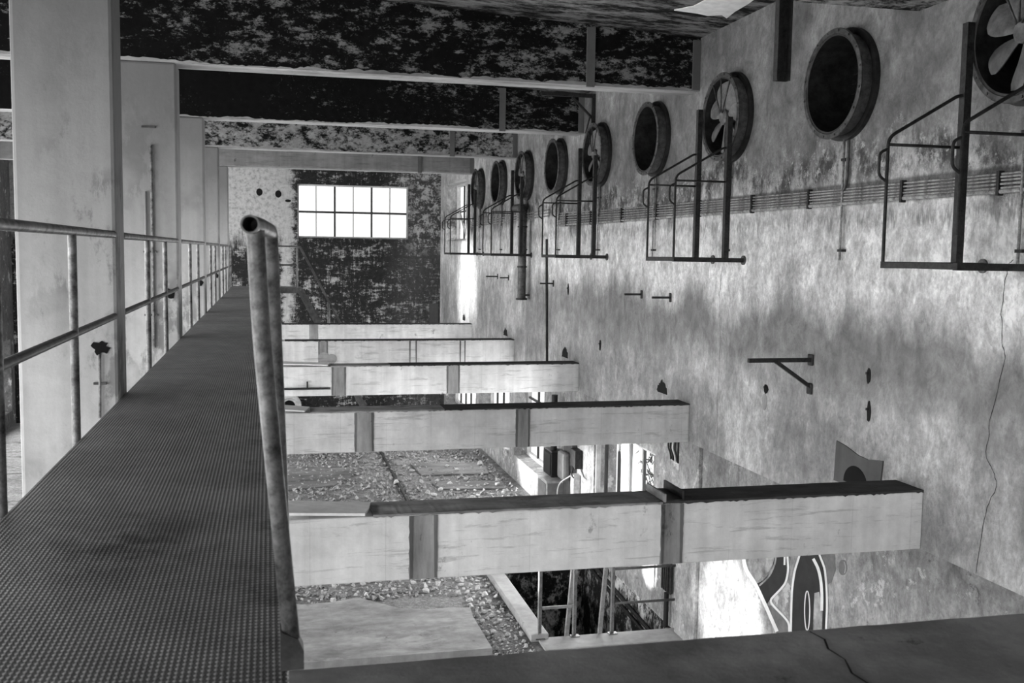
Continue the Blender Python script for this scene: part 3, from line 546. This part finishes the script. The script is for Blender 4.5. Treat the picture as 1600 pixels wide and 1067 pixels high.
# stub pegs, brackets, sockets on the wall
for k, (y, z, L, lb) in enumerate([(13.546, -.563, .26, 'left of the pair below the second guard frame'), (12.484, -.559, .26, 'right of the pair below the second guard frame'), (18.146, -.561, .26, 'beside the thin downpipe'), (22.872, -.555, .28, 'left of two beside the drain pipe'), (21.776, -.555, .2, 'right of two beside the drain pipe')]):
    t = thing('wall_peg', (W, y, z-.04), 'dark iron peg sticking from the wall, '+lb, 'peg', 'iron pegs on the right wall')
    m = MB(); m.bar((W-L, y, z), (W-.01, y, z), .028); m.build('rod', 'iron', t); m = MB(); m.box(W-.014, W-.001, y-.035, y+.035, z-.06, z+.06, .008); m.build('plate', 'iron', t)
t = thing('cantilever_bracket', (W, 8.88, -1.32), 'dark triangular steel bracket with a diagonal strut on the right wall', 'bracket')
m = MB(); m.bar((4.44, 8.88, -.995), (W-.012, 8.88, -.995), .04); m.build('arm', 'iron', t); m = MB(); m.bar((4.73, 8.88, -1.01), (W-.015, 8.88, -1.25), .035); m.build('strut', 'iron', t)
for z in (-.995, -1.275): m = MB(); m.box(W-.02, W-.001, 8.83, 8.93, z-.055, z+.055, .012); m.build('plate', 'iron', t)
t = thing('shelf_bracket', (W, 15.87, 2.0), 'dark steel bracket high on the wall above the third bladed fan', 'bracket')
m = MB(); m.bar((4.2, 15.87, 2.515), (W-.002, 15.87, 2.515), .05, .06); m.build('arm', 'iron', t); m = MB(); m.bar((4.72, 15.87, 2.48), (W-.03, 15.87, 2.15), .035); m.build('strut', 'iron', t)
m = MB(); m.box(W-.055, W-.001, 15.845, 15.895, 2.04, 2.484); m.build('wall_leg', 'iron', t); m = MB(); m.bar((5.02, 15.87, 2.19), (4.95, 15.87, 1.92), .012, .06, (0, 1, 0)); m.build('loose_strap', 'iron', t)
SK = [(9.775, -1.40, .05, .05, 'right of the crack, left of the triangular bracket'), (7.899, -1.03, .035, .07, 'upper of two below near empty fan ring'), (7.874, -1.343, .03, .1, 'lower of two below near empty fan ring'), (15.345, -1.443, .05, .09, 'between the second and third lower beam ends'), (17.186, -.631, .05, .10, 'right of the thin downpipe')]
for y, z, a, b, lb in SK:
    t = thing('anchor_socket', (W, y, z-b), 'small rusty anchor hole in the wall, '+lb, 'anchor hole', 'anchor holes in the right wall')
    m = MB(); n = 14; rr = random.Random(int(y*100)); m.prism([(W-.006, y+a*math.cos(2*math.pi*k/n)*rr.uniform(.8, 1.1), z+b*math.sin(2*math.pi*k/n)*rr.uniform(.85, 1.1)) for k in range(n)], (.005, 0, 0)); m.build('hole', 'hole', t)
    m = MB(); m.bar((W-.024, y+.01, z+.02), (W-.006, y+.01, z+.02), .022); m.build('bolt', 'iron', t)
m = MB(); n = 16; m.prism([(W-.004, 9.80+.055*math.cos(2*math.pi*k/n), -1.54+.09*math.sin(2*math.pi*k/n)) for k in range(n)], (.003, 0, 0)); tag(m.build('cement_plug', 'scar'), 'oval grey cement plug below the anchor hole left of the triangular bracket', 'cement patch')
for k, (y, z) in enumerate([(17.306, -1.79), (12.678, -1.80), (22.007, -1.80), (27.0, -1.80)]):   # broken holes over the beam ends
    m = MB(); n = 18; rr = random.Random(k); m.prism([(W-.008, y+.19*math.cos(math.pi*j/(n-1))*rr.uniform(.8, 1.1), ZT+.02+.17*math.sin(math.pi*j/(n-1))*rr.uniform(.75, 1.1)) for j in range(n)], (.007, 0, 0))
    tag(m.build('wall_breach', 'hole'), 'ragged dark hole in the wall above the end of the '+['third', 'second', 'fourth', 'farthest'][k]+' lower beam', 'hole', 'holes above the beam ends')
# grey panel with arched hole above the nearest beam
t = thing('niche_panel', (W, 8.0, ZT), 'dark grey cement panel with an arched hole above the nearest lower beam end', 'panel')
m = MB(); out = [(8.38, ZT-.2), (8.36, -1.69), (8.2, -1.71), (8.0, -1.755), (7.85, -1.765), (7.62, -1.73), (7.66, ZT-.2)]; m.prism([(W-.012, y, z) for y, z in out], (.011, 0, 0)); m.build('cement_face', 'niche', t)
m = MB(); m.prism([(W-.016, 8.02+.19*math.cos(math.pi*k/16), -2.03+.17*math.sin(math.pi*k/16)) for k in range(17)]+[(W-.016, 7.83, -2.07), (W-.016, 8.21, -2.07)][:0], (.0035, 0, 0)); m.build('arched_hole', 'hole', t)
# hairline cracks
def wall_crack(pts, label):
    P = []; r = random.Random(len(label))
    for (y0, z0), (y1, z1) in zip(pts, pts[1:]):
        for i in range(6): u = i/6; P.append((W-.002, y0+(y1-y0)*u+r.uniform(-.01, .01), z0+(z1-z0)*u))
    P.append((W-.002, *pts[-1])); o = crack_ribbon(P, .0035, (1, 0, 0), 'wall_crack', None); tag(o, label, 'crack', 'long cracks in the right wall')
wall_crack([(6.2, .0), (6.249, -.05), (6.29, -.35), (6.264, -.6), (6.22, -.70), (6.341, -1.184), (6.36, -1.45), (6.225, -1.6), (6.33, -1.85), (6.40, -2.33)], 'long hairline crack running down the near right wall below the nearest guard frame')
wall_crack([(10.95, -.12), (11.0, -.5), (10.93, -1.0), (10.96, -1.6), (10.94, -2.28)], 'faint hairline crack down the wall below the second guard frame')
# ------------------------------------------------------------------ column fittings
t = thing('column_conduit', (-1.08, Y1-.02, -1.12), 'short rusty conduit under a black burnt hole low on the first column', 'conduit')
m = MB(); n = 18; rr = random.Random(2); m.prism([(-1.075+.055*math.cos(2*math.pi*k/n)*rr.uniform(.6, 1.2), Y1-.006, -.66+.05*math.sin(2*math.pi*k/n)*rr.uniform(.6, 1.2)) for k in range(n)], (0, .005, 0)); m.build('burnt_hole', 'hole', t)
m = MB(); m.tube([(-1.078, Y1-.016, -.70), (-1.085, Y1-.016, -1.12)], .009, 8); m.build('pipe', 'conduit', t); m = MB(); m.box(-1.12, -1.04, Y1-.02, Y1-.001, -.9, -.885); m.build('clamp', 'galv_dark', t)
t = thing('column_conduit', (-1.28, Y1+S-.03, -1.1), 'tall twin conduit running down the face of the second column', 'conduit')
for x, a, b in ((-1.30, .60, -1.1), (-1.235, 1.1, -1.1)): m = MB(); m.tube([(x, Y1+S-.022, a), (x, Y1+S-.022, b)], .014, 8); m.build('pipe', 'column' if x < -1.25 else 'conduit', t)
for z in (1.28, -.06, -.75): m = MB(); m.box(-1.33, -1.19, Y1+S-.02, Y1+S-.001, z, z+.02); m.build('clamp', 'galv_dark', t)
for k, (x, z) in ((1, (-1.06, -.5)), (2, (-1.04, -.55)), (3, (-1.03, -.55))):
    m = MB(); n = 14; rr = random.Random(k+9); m.prism([(x+.05*math.cos(2*math.pi*j/n)*rr.uniform(.6, 1.2), Y1+S*k-.006, z+.06*math.sin(2*math.pi*j/n)*rr.uniform(.6, 1.2)) for j in range(n)], (0, .005, 0)); m.build('burnt_hole', 'hole', cols[k+1])
m = MB(); y = Y1+2*S-.02; m.tube([(.05, y, -2.212), (.94, y, -2.215)], .017, 8); m.tube([(.578, y, -2.215), (.578, y, -2.10)], .012, 8); tag(m.build('beam_pipe', 'iron'), 'thin dark pipe with a short riser on the face of the third lower beam', 'pipe')
# ------------------------------------------------------------------ far stair
t = thing('steel_stair', (1.2, 27.6, ZF), 'grey steel stair with handrail going down from the far end of the walkway', 'staircase')
YS = 27.45; y2 = YS+.75
m = MB(); m.box(.04, .82, YS, y2, -1.012, -1.0); m.build('landing_plate', 'deck', t)
sl = (4.02-.0)/2.06*1.0
for yy in (YS, y2):
    m = MB(); m.box(.04, .82, yy-.02, yy+.02, -1.16, -1.013); m.build('landing_channel', 'grey_paint', t)
    e = (.82+(4.02)/1.96, ZF+.02); m = MB(); m.bar((.80, yy, -1.09), (e[0], yy, e[1]), .05, .17, (0, 0, 1)); m.build('stringer', 'grey_paint', t)
    m = MB(); m.tube([(.04, yy, .075), (.79, yy, .075), (e[0]-.0, yy, e[1]+1.08)], .022, 8); m.build('handrail', 'grey_paint', t)
    m = MB(); m.tube([(.04, yy, -.42), (.72, yy, -.42)], .016, 8); m.build('mid_rail', 'grey_paint', t)
    for x, z0, z1 in ((.10, -1, .07), (.72, -1, .07), (1.55, -2.45, -1.42), (2.4, -4.1, -3.1)): m = MB(); m.tube([(x, yy, z0), (x, yy, z1)], .018, 8); m.build('post', 'post_steel', t)
    m = MB(); m.bar((1.2, yy, -1.78), (1.52, yy, -1.62), .03); m.build('tie', 'grey_paint', t)
for k in range(1, 19):
    u = k/19; x = .82+u*2.05; z = -1.03-u*3.95; m = MB(); m.box(x-.10, x+.12, YS+.026, y2-.026, z-.02, z); m.build('tread', 'grey_paint', t)
# ------------------------------------------------------------------ ground floor things
m = MB(); r = random.Random(5)
e1 = [(.25, 12.05), (2.68, 12.05)]; e2 = [(2.66, 13.2), (2.69, 13.52), (2.45, 13.6), (2.1, 13.58), (1.7, 13.72), (1.2, 14.25), (.8, 14.12), (.4, 14.1), (.2, 14.2)]
m.prism([(x, y, ZF+.004) for x, y in e1+e2], (0, 0, .09)); tag(m.build('floor_slab', 'slab'), 'raised pale concrete slab on the ground floor right of the walkway foot', 'slab')
for k, (pl, lb) in enumerate([([(.2, 21.3), (1.3, 21.6), (2.0, 23.0), (1.6, 23.5), (.2, 23.6)], 'flat grey slab among debris seen left between the first and second lower beams'), ([(3.5, 20.9), (4.9, 20.7), (4.9, 21.4), (3.4, 21.6)], 'flat grey slab near the lower right window, nearer of two'), ([(3.3, 22.3), (4.8, 22.2), (4.9, 23.4), (3.2, 23.6)], 'flat grey slab near the lower right window, farther of two')]):
    m = MB(); m.prism([(x, y, ZF+.004) for x, y in pl], (0, 0, .03)); tag(m.build('floor_slab', 'slab_dirty'), lb, 'slab', 'slabs on the ground floor')
m = MB(); m.box(2.65, 2.70, 16.8, 26, ZF+.002, ZF+.05); tag(m.build('floor_rail', 'iron'), 'thin steel strip set along the debris floor under the beams', 'rail')
# gravel and individual chunks
def patch(x0, x1, y0, y1, n, seed, smin, smax, m):
    r = random.Random(seed)
    for _ in range(n):
        x, y, s = r.uniform(x0, x1), r.uniform(y0, y1), smin+(smax-smin)*r.random()**2.5
        if any((x-a)**2+(y-b)**2 < (1.35*c+1.5*s)**2 for a, b, c in spots) or (y < 14.35 and x < 2.72): continue
        rot = Matrix.Rotation(r.uniform(0, 6.3), 3, Vector((r.random()+.01, r.random(), r.random())))
        vs = [m.b.verts.new(Vector((x, y, ZF+s*.45))+rot @ Vector(v)*s*r.uniform(.7, 1.25)) for v in ((1, 0, -.7), (-1, 0, -.7), (0, 1, .7), (0, -1, .7))]
        for f in ((0, 1, 2), (0, 3, 1), (0, 2, 3), (1, 3, 2)): m.b.faces.new([vs[i] for i in f])
protos = []
for k in range(8):
    m = MB(); bmesh.ops.create_icosphere(m.b, subdivisions=2, radius=1.1); r = random.Random(40+k); ax = [r.uniform(.7, 1.2) for _ in range(3)]
    dirs = [(Vector((r.gauss(0, 1), r.gauss(0, 1), r.gauss(0, 1))).normalized(), r.uniform(.45, .75)) for _ in range(13)]
    for v in m.b.verts:
        for d, h in dirs:
            t_ = v.co.dot(d)
            if t_ > h: v.co -= d*(t_-h)
        v.co = Vector((v.co.x*ax[0], v.co.y*ax[1], v.co.z*ax[2]*.8))*r.uniform(.9, 1.1)
    o = m.build('rubble_chunk', 'stone'); protos.append(o)
r = random.Random(11); spots = []
def chunks(n, x0, x1, y0, y1, smin, smax, lab, grp):
    for i in range(n):
        for _ in range(40):
            s = smin+(smax-smin)*r.random()**1.8; x, y = r.uniform(x0, x1), r.uniform(y0, y1)
            if all((x-a)**2+(y-b)**2 > (1.05*(s+c))**2 for a, b, c in spots): break
        else: continue
        spots.append((x, y, s)); o = protos[r.randrange(8)].copy(); COL.objects.link(o); o.scale = (s, s, s); o.rotation_euler = (0, 0, r.uniform(0, 6.3)); o.location = (x, y, ZF); tag(o, lab, 'rubble', grp)
A = ('pale broken concrete chunk in the rubble between the raised floor slab and the pit kerb', 'rubble beside the pit kerb'); B = ('pale broken concrete chunk in the rubble behind the raised floor slab', 'rubble behind the floor slab'); C_ = ('pale broken chunk on the debris floor between the first and second lower beams', 'rubble on the far debris floor')
chunks(120, 2.74, 3.2, 12.1, 15.6, .022, .07, *A); chunks(120, .4, 2.7, 14.3, 15.9, .022, .075, *B); chunks(50, 2.6, 4.9, 19.8, 23.4, .03, .10, *C_)
for p_ in protos: bpy.data.objects.remove(p_)
m = MB(); patch(.25, 2.65, 13.8, 16.3, 3200, 1, .012, .05, m); patch(2.72, 3.24, 12.0, 16.3, 1500, 2, .012, .045, m); patch(.3, 5.1, 19.2, 25.5, 3200, 3, .015, .06, m)
tag(m.build('rubble_gravel', 'gravel'), 'loose gravel and grit spread over the ground floor', 'gravel', None, 'stuff')
# guard rail round the pit
t = thing('pit_guardrail', (4.3, PY0-.05, ZF+.035), 'pale steel guard rail with three posts at the edge of the dark stair pit', 'railing'); yg = PY0-.03
for x in (3.385, 3.855, 4.375):
    m = MB(); m.box(x-.028, x-.022, yg-.025, yg+.025, ZF+.036, -3.95); m.box(x-.022, x+.028, yg+.019, yg+.025, ZF+.036, -3.95); m.build('post', 'post_steel', t); m = MB(); m.box(x-.06, x+.06, yg-.05, yg+.029, ZF+.0355, ZF+.045); m.build('foot_plate', 'grey_paint', t)
m = MB(); m.box(3.41, 3.83, yg-.012, yg+.012, -4.60, -4.565); m.build('mid_rail', 'post_steel', t); m = MB(); m.box(3.36, 3.88, yg-.02, yg+.02, -3.949, -3.93); m.build('top_rail', 'post_steel', t)
for z in (-4.12, -4.585): m = MB(); m.tube([(4.40, yg, z), (W2-.001, yg-.01, z)], .018, 8); m.build('side_rail', 'grey_paint', t)
for x0, x1 in ((3.88, 3.74), (4.33, 4.20)): m = MB(); m.bar((x0-.03, yg+.07, -4.0), (x1, yg+.07, ZF-.3), .05, .05, (0, 1, 0)); m.build('back_stay', 'post_steel', t)
for k in range(2):
    m = MB(); z = ZF-.10-.12*k; m.tube([(W2-.03, PY0+.02, z-.25), (W2-.03, PY1-.01, z)], .03, 8); tag(m.build('pit_pipe', 'iron'), ('upper', 'lower')[k]+' of two dark pipes running along the pit wall behind the guard rail', 'pipe', 'pipes in the pit')
t = thing('wall_heater', (W2-.05, 12.58, ZF), 'dark ribbed heater with a fat pipe below, on the wall behind the guard rail', 'heater')
m = MB(); m.box(W2-.06, W2-.02, 12.45, 12.72, -4.55, -4.12, .02)
for k in range(4): m.box(W2-.085, W2-.06, 12.48+.065*k, 12.51+.065*k, -4.52, -4.15)
m.build('ribbed_body', 'iron', t); m = MB(); m.tube([(W2-.06, 12.56, -4.55), (W2-.06, 12.56, ZF)], .035, 10); m.build('pipe', 'box_black', t)
t = thing('cable_box', (W2-.05, 12.48, -2.75), 'dark cluster of torn cables on the lower wall below the second beam end', 'cables')
m = MB(); m.box(W2-.04, W2-.002, 12.36, 12.60, -2.74, -2.42, .01); m.build('back_box', 'box_black', t)
for k in range(4): m = MB(); y = 12.36+.075*k; m.tube(fillet([(W2-.05, y+.04, -2.40), (W2-.09, y, -2.55), (W2-.06, y-.03, -2.64), (W2-.045, y-.01, -2.72)], .1, 3), .012, 6); m.build('cable', 'cable' if k != 1 else 'pale_cable', t)
# electrical cabinets against the lower wall
t = thing('switch_box', (W2-.2, 17.95, -4.10), 'black switch box on the lower wall, tilted, above the grey cabinet', 'electrical box')
m = MB(); m.box(W2-.28, W2-.05, 17.62, 18.16, -4.08, -3.62, .012); m.build('body', 'box_black', t); m = MB(); m.box(W2-.295, W2-.281, 17.66, 18.12, -4.04, -3.66, .004); m.build('door', 'box_black', t); m = MB(); m.box(W2-.05, W2-.001, 17.7, 18.05, -3.95, -3.75); m.build('mount', 'iron', t)
m = MB(); m.tube([(W2-.16, 17.9, -3.62), (W2-.16, 17.9, -2.6)], .06, 10); m.build('cable_riser', 'box_black', t)
t = thing('grey_cabinet', (W2-.2, 17.7, ZF), 'tall grey metal cabinet on the floor under the black switch box', 'cabinet')
m = MB(); m.box(W2-.40, W2-.02, 17.50, 18.05, ZF, -4.12, .012); m.build('body', 'pale_paint', t); m = MB(); m.box(W2-.416, W2-.401, 17.53, 18.02, ZF+.06, -4.17, .004); d_ = m.build('door', 'box_grey', t); m = MB(); m.box(W2-.435, W2-.417, 17.56, 17.58, -4.65, -4.5); m.build('handle', 'iron', d_)
m = MB(); m.box(W2-.38, W2-.03, 17.48, 17.497, ZF+.05, -4.16, .004); m.build('side_panel', 'box_grey', t)
t = thing('motor_starter', (W2-.2, 17.2, -4.1), 'rounded grey switch housing on a dark board beside the black switch box', 'electrical box')
m = MB(); m.box(W2-.10, W2-.002, 16.95, 17.46, ZF+.1, -2.9, .01); m.build('back_board', 'grey_paint', t); m = MB(); m.box(W2-.24, W2-.101, 17.0, 17.4, -4.02, -3.52, .05); m.build('housing', 'box_grey', t)
m = MB(); m.tube(fillet([(W2-.12, 16.925, -3.9), (W2-.3, 17.05, -4.05), (W2-.32, 17.1, -4.3), (W2-.12, 16.925, -4.6)], .15, 5), .012, 8); m.build('loose_cable', 'pale_cable', t)
m = MB(); m.box(W2-.13, W2-.002, 16.72, 16.9, ZF, -3.85, .01); tag(m.build('cable_duct', 'pale_paint'), 'pale upright cable duct between the electrical boxes and the pale wall', 'cable duct')
t = thing('junction_box', (W2-.1, 16.8, -3.72), 'small dark junction box with torn wires above the pale cable duct', 'electrical box'); m = MB(); m.box(W2-.14, W2-.002, 16.62, 16.92, -3.72, -3.4, .01); m.build('body', 'iron', t)
for k in range(3): m = MB(); m.tube([(W2-.14, 16.7+.06*k, -3.7), (W2-.2, 16.6, -3.78-.02*k), (W2-.22, 16.5-.04*k, -3.82)], .012, 6); m.build('wire', 'cable', t)
# round duct on the far wall at floor level
t = thing('round_duct', (.55, YE, ZF), 'round grey duct mouth against the far wall seen under the third beam', 'duct'); m = MB(); m.lathe((.55, YE-.004, -4.66), [(0, .36), (-.30, .36), (-.30, .26), (-.26, .22), (-.26, .18), (0, .18)], 36, 'Y'); m.build('ring', 'pale_paint', t); m = MB(); m.disc((.55, YE-.20, -4.66), .19, .02, 'Y', 30); m.build('mouth', 'hole', t)
m = MB(); m.box(4.78, 5.05, YE-.012, YE-.001, -2.19, -1.6); tag(m.build('hatch', 'niche'), 'dark hatch low on the end wall beside the right corner', 'hatch')
for k, (x, z) in enumerate([(-.27, 1.65), (.27, 1.61), (.55, 1.42)]):
    m = MB(); n = 12; m.prism([(x+.09*math.cos(2*math.pi*j/n), YE-.008, z+(.11 if k < 2 else .04)*math.sin(2*math.pi*j/n)) for j in range(n)], (0, .007, 0)); tag(m.build('end_wall_hole', 'hole'), 'dark broken hole high on the pale end wall, '+('left of two', 'right of two', 'small one beside the window')[k], 'hole')
# ------------------------------------------------------------------ graffiti on the lower wall (laid on the wall plane)
def onwall(gx, gy, d):
    px, py = 1080+gx/6.154, 850+gy/6.154; v = cf+cr*((px-800)/F)-cu*((py-533.5)/F); v = v*(W2/v.x); return Vector((W2-d, v.y, v.z))
g = thing('graffiti', onwall(800, 1100, 0), 'large black and white graffiti letters sprayed on the sunlit lower wall', 'graffiti')
def fill(pts, d, name, mat):
    m = MB(); m.prism([onwall(x, y, d) for x, y in pts], (.0015, 0, 0)); bmesh.ops.triangulate(m.b, faces=[f for f in m.b.faces if len(f.verts) > 4]); return m.build(name, mat, g)
def stroke(pts, w, d, name, mat):
    P = [Vector((x, y, 0)) for x, y in pts]; P = fillet(P, 60, 4); m = MB(); A = []
    for i, p in enumerate(P):
        t_ = (P[min(i+1, len(P)-1)]-P[max(i-1, 0)]).normalized(); s_ = Vector((-t_.y, t_.x, 0))*w/2; A.append((onwall(p.x+s_.x, p.y+s_.y, d), onwall(p.x-s_.x, p.y-s_.y, d)))
    for a, b in zip(A, A[1:]): m.quad(a[0], b[0], b[1], a[1])
    return m.build(name, mat, g)
fill([(530, 60), (810, 60), (800, 160), (750, 260), (650, 350), (620, 360), (540, 230)], .003, 'shade', 'mid_paint')
fill([(820, 60), (925, 60), (940, 250), (912, 350), (870, 425), (752, 545), (725, 585), (660, 450), (625, 385), (690, 350), (770, 270), (815, 170)], .004, 'letter_fill', 'black_paint')
fill([(735, 590), (770, 590), (860, 680), (940, 765), (945, 1200), (860, 1200), (820, 850), (770, 690)], .004, 'letter_fill', 'grey_shade')
fill([(1055, 60), (1240, 60), (1285, 230), (1308, 420), (1312, 600), (1300, 1000), (1260, 1200), (1000, 1200), (970, 900), (975, 620), (990, 380), (1015, 230)], .004, 'letter_fill', 'black_paint')
fill([(1190, 470), (1235, 460), (1268, 640), (1262, 830), (1230, 1000), (1180, 1000), (1178, 760)], .006, 'highlight', 'mid_paint')
fill([(1250, 100), (1340, 40), (1385, 105), (1390, 250), (1350, 370), (1316, 384), (1306, 300), (1285, 180)], .003, 'shade', 'grey_shade')
stroke([(925, 60), (940, 250), (915, 370), (868, 430), (755, 545), (820, 620), (900, 700), (945, 760), (955, 1100)], 20, .006, 'outline', 'white_paint')
stroke([(1060, 60), (1040, 130), (998, 260), (972, 450), (962, 850), (975, 1150)], 20, .006, 'outline', 'white_paint')
stroke([(1225, 60), (1245, 120), (1290, 230), (1308, 420), (1312, 600), (1298, 900)], 20, .0065, 'outline', 'white_paint')
stroke([(1180, 140), (1228, 230), (1255, 350), (1265, 500), (1262, 640)], 28, .008, 'highlight', 'white_paint')
stroke([(905, 60), (902, 200)], 18, .006, 'highlight', 'white_paint'); stroke([(500, 90), (530, 250), (620, 375), (720, 590), (830, 840)], 34, .0065, 'outline', 'white_paint')
stroke([(660, 400), (760, 310), (815, 180), (825, 60)], 16, .0065, 'outline', 'mid_paint')
stroke([(1120+25*math.cos(a), 640+190*math.sin(a)) for a in [k*math.pi/10 for k in range(21)]], 10, .006, 'outline', 'white_paint')
fill([(1460+42*math.cos(k*math.pi/8), 225+75*math.sin(k*math.pi/8)) for k in range(16)], .003, 'spot', 'grey_shade'); stroke([(1475, 170), (1490, 220), (1480, 280)], 10, .005, 'outline', 'mid_paint')
# plants outside the lower window
for k, (x, y, z, lb) in enumerate([(6.3, 14.8, -4.1, 'leafy shrub outside the lower window, nearer of two'), (6.4, 16.2, -4.2, 'leafy shrub outside the lower window, farther of two')]):
    t = thing('shrub', (x, y, ZF), lb, 'shrub', 'shrubs outside the lower window'); r = random.Random(k); m = MB()
    for i in range(9): m.tube([(x, y, ZF), (x+r.uniform(-.15, .15), y+r.uniform(-.2, .2), z), (x+r.uniform(-.25, .25), y+r.uniform(-.4, .4), z+r.uniform(.2, .9))], .008, 5)
    m.build('stems', 'leaf', t); m = MB()
    for i in range(170):
        p = Vector((x+r.gauss(0, .13), y+r.gauss(0, .2), z+r.uniform(-.2, .9))); a = Vector((r.gauss(0, 1), r.gauss(0, 1), r.gauss(0, 1))).normalized()*.06; b = Vector((r.gauss(0, 1), r.gauss(0, 1), r.gauss(0, 1))).normalized()*.03; m.quad(p-a, p+b, p+a, p-b)
    m.build('leaves', 'leaf', t)
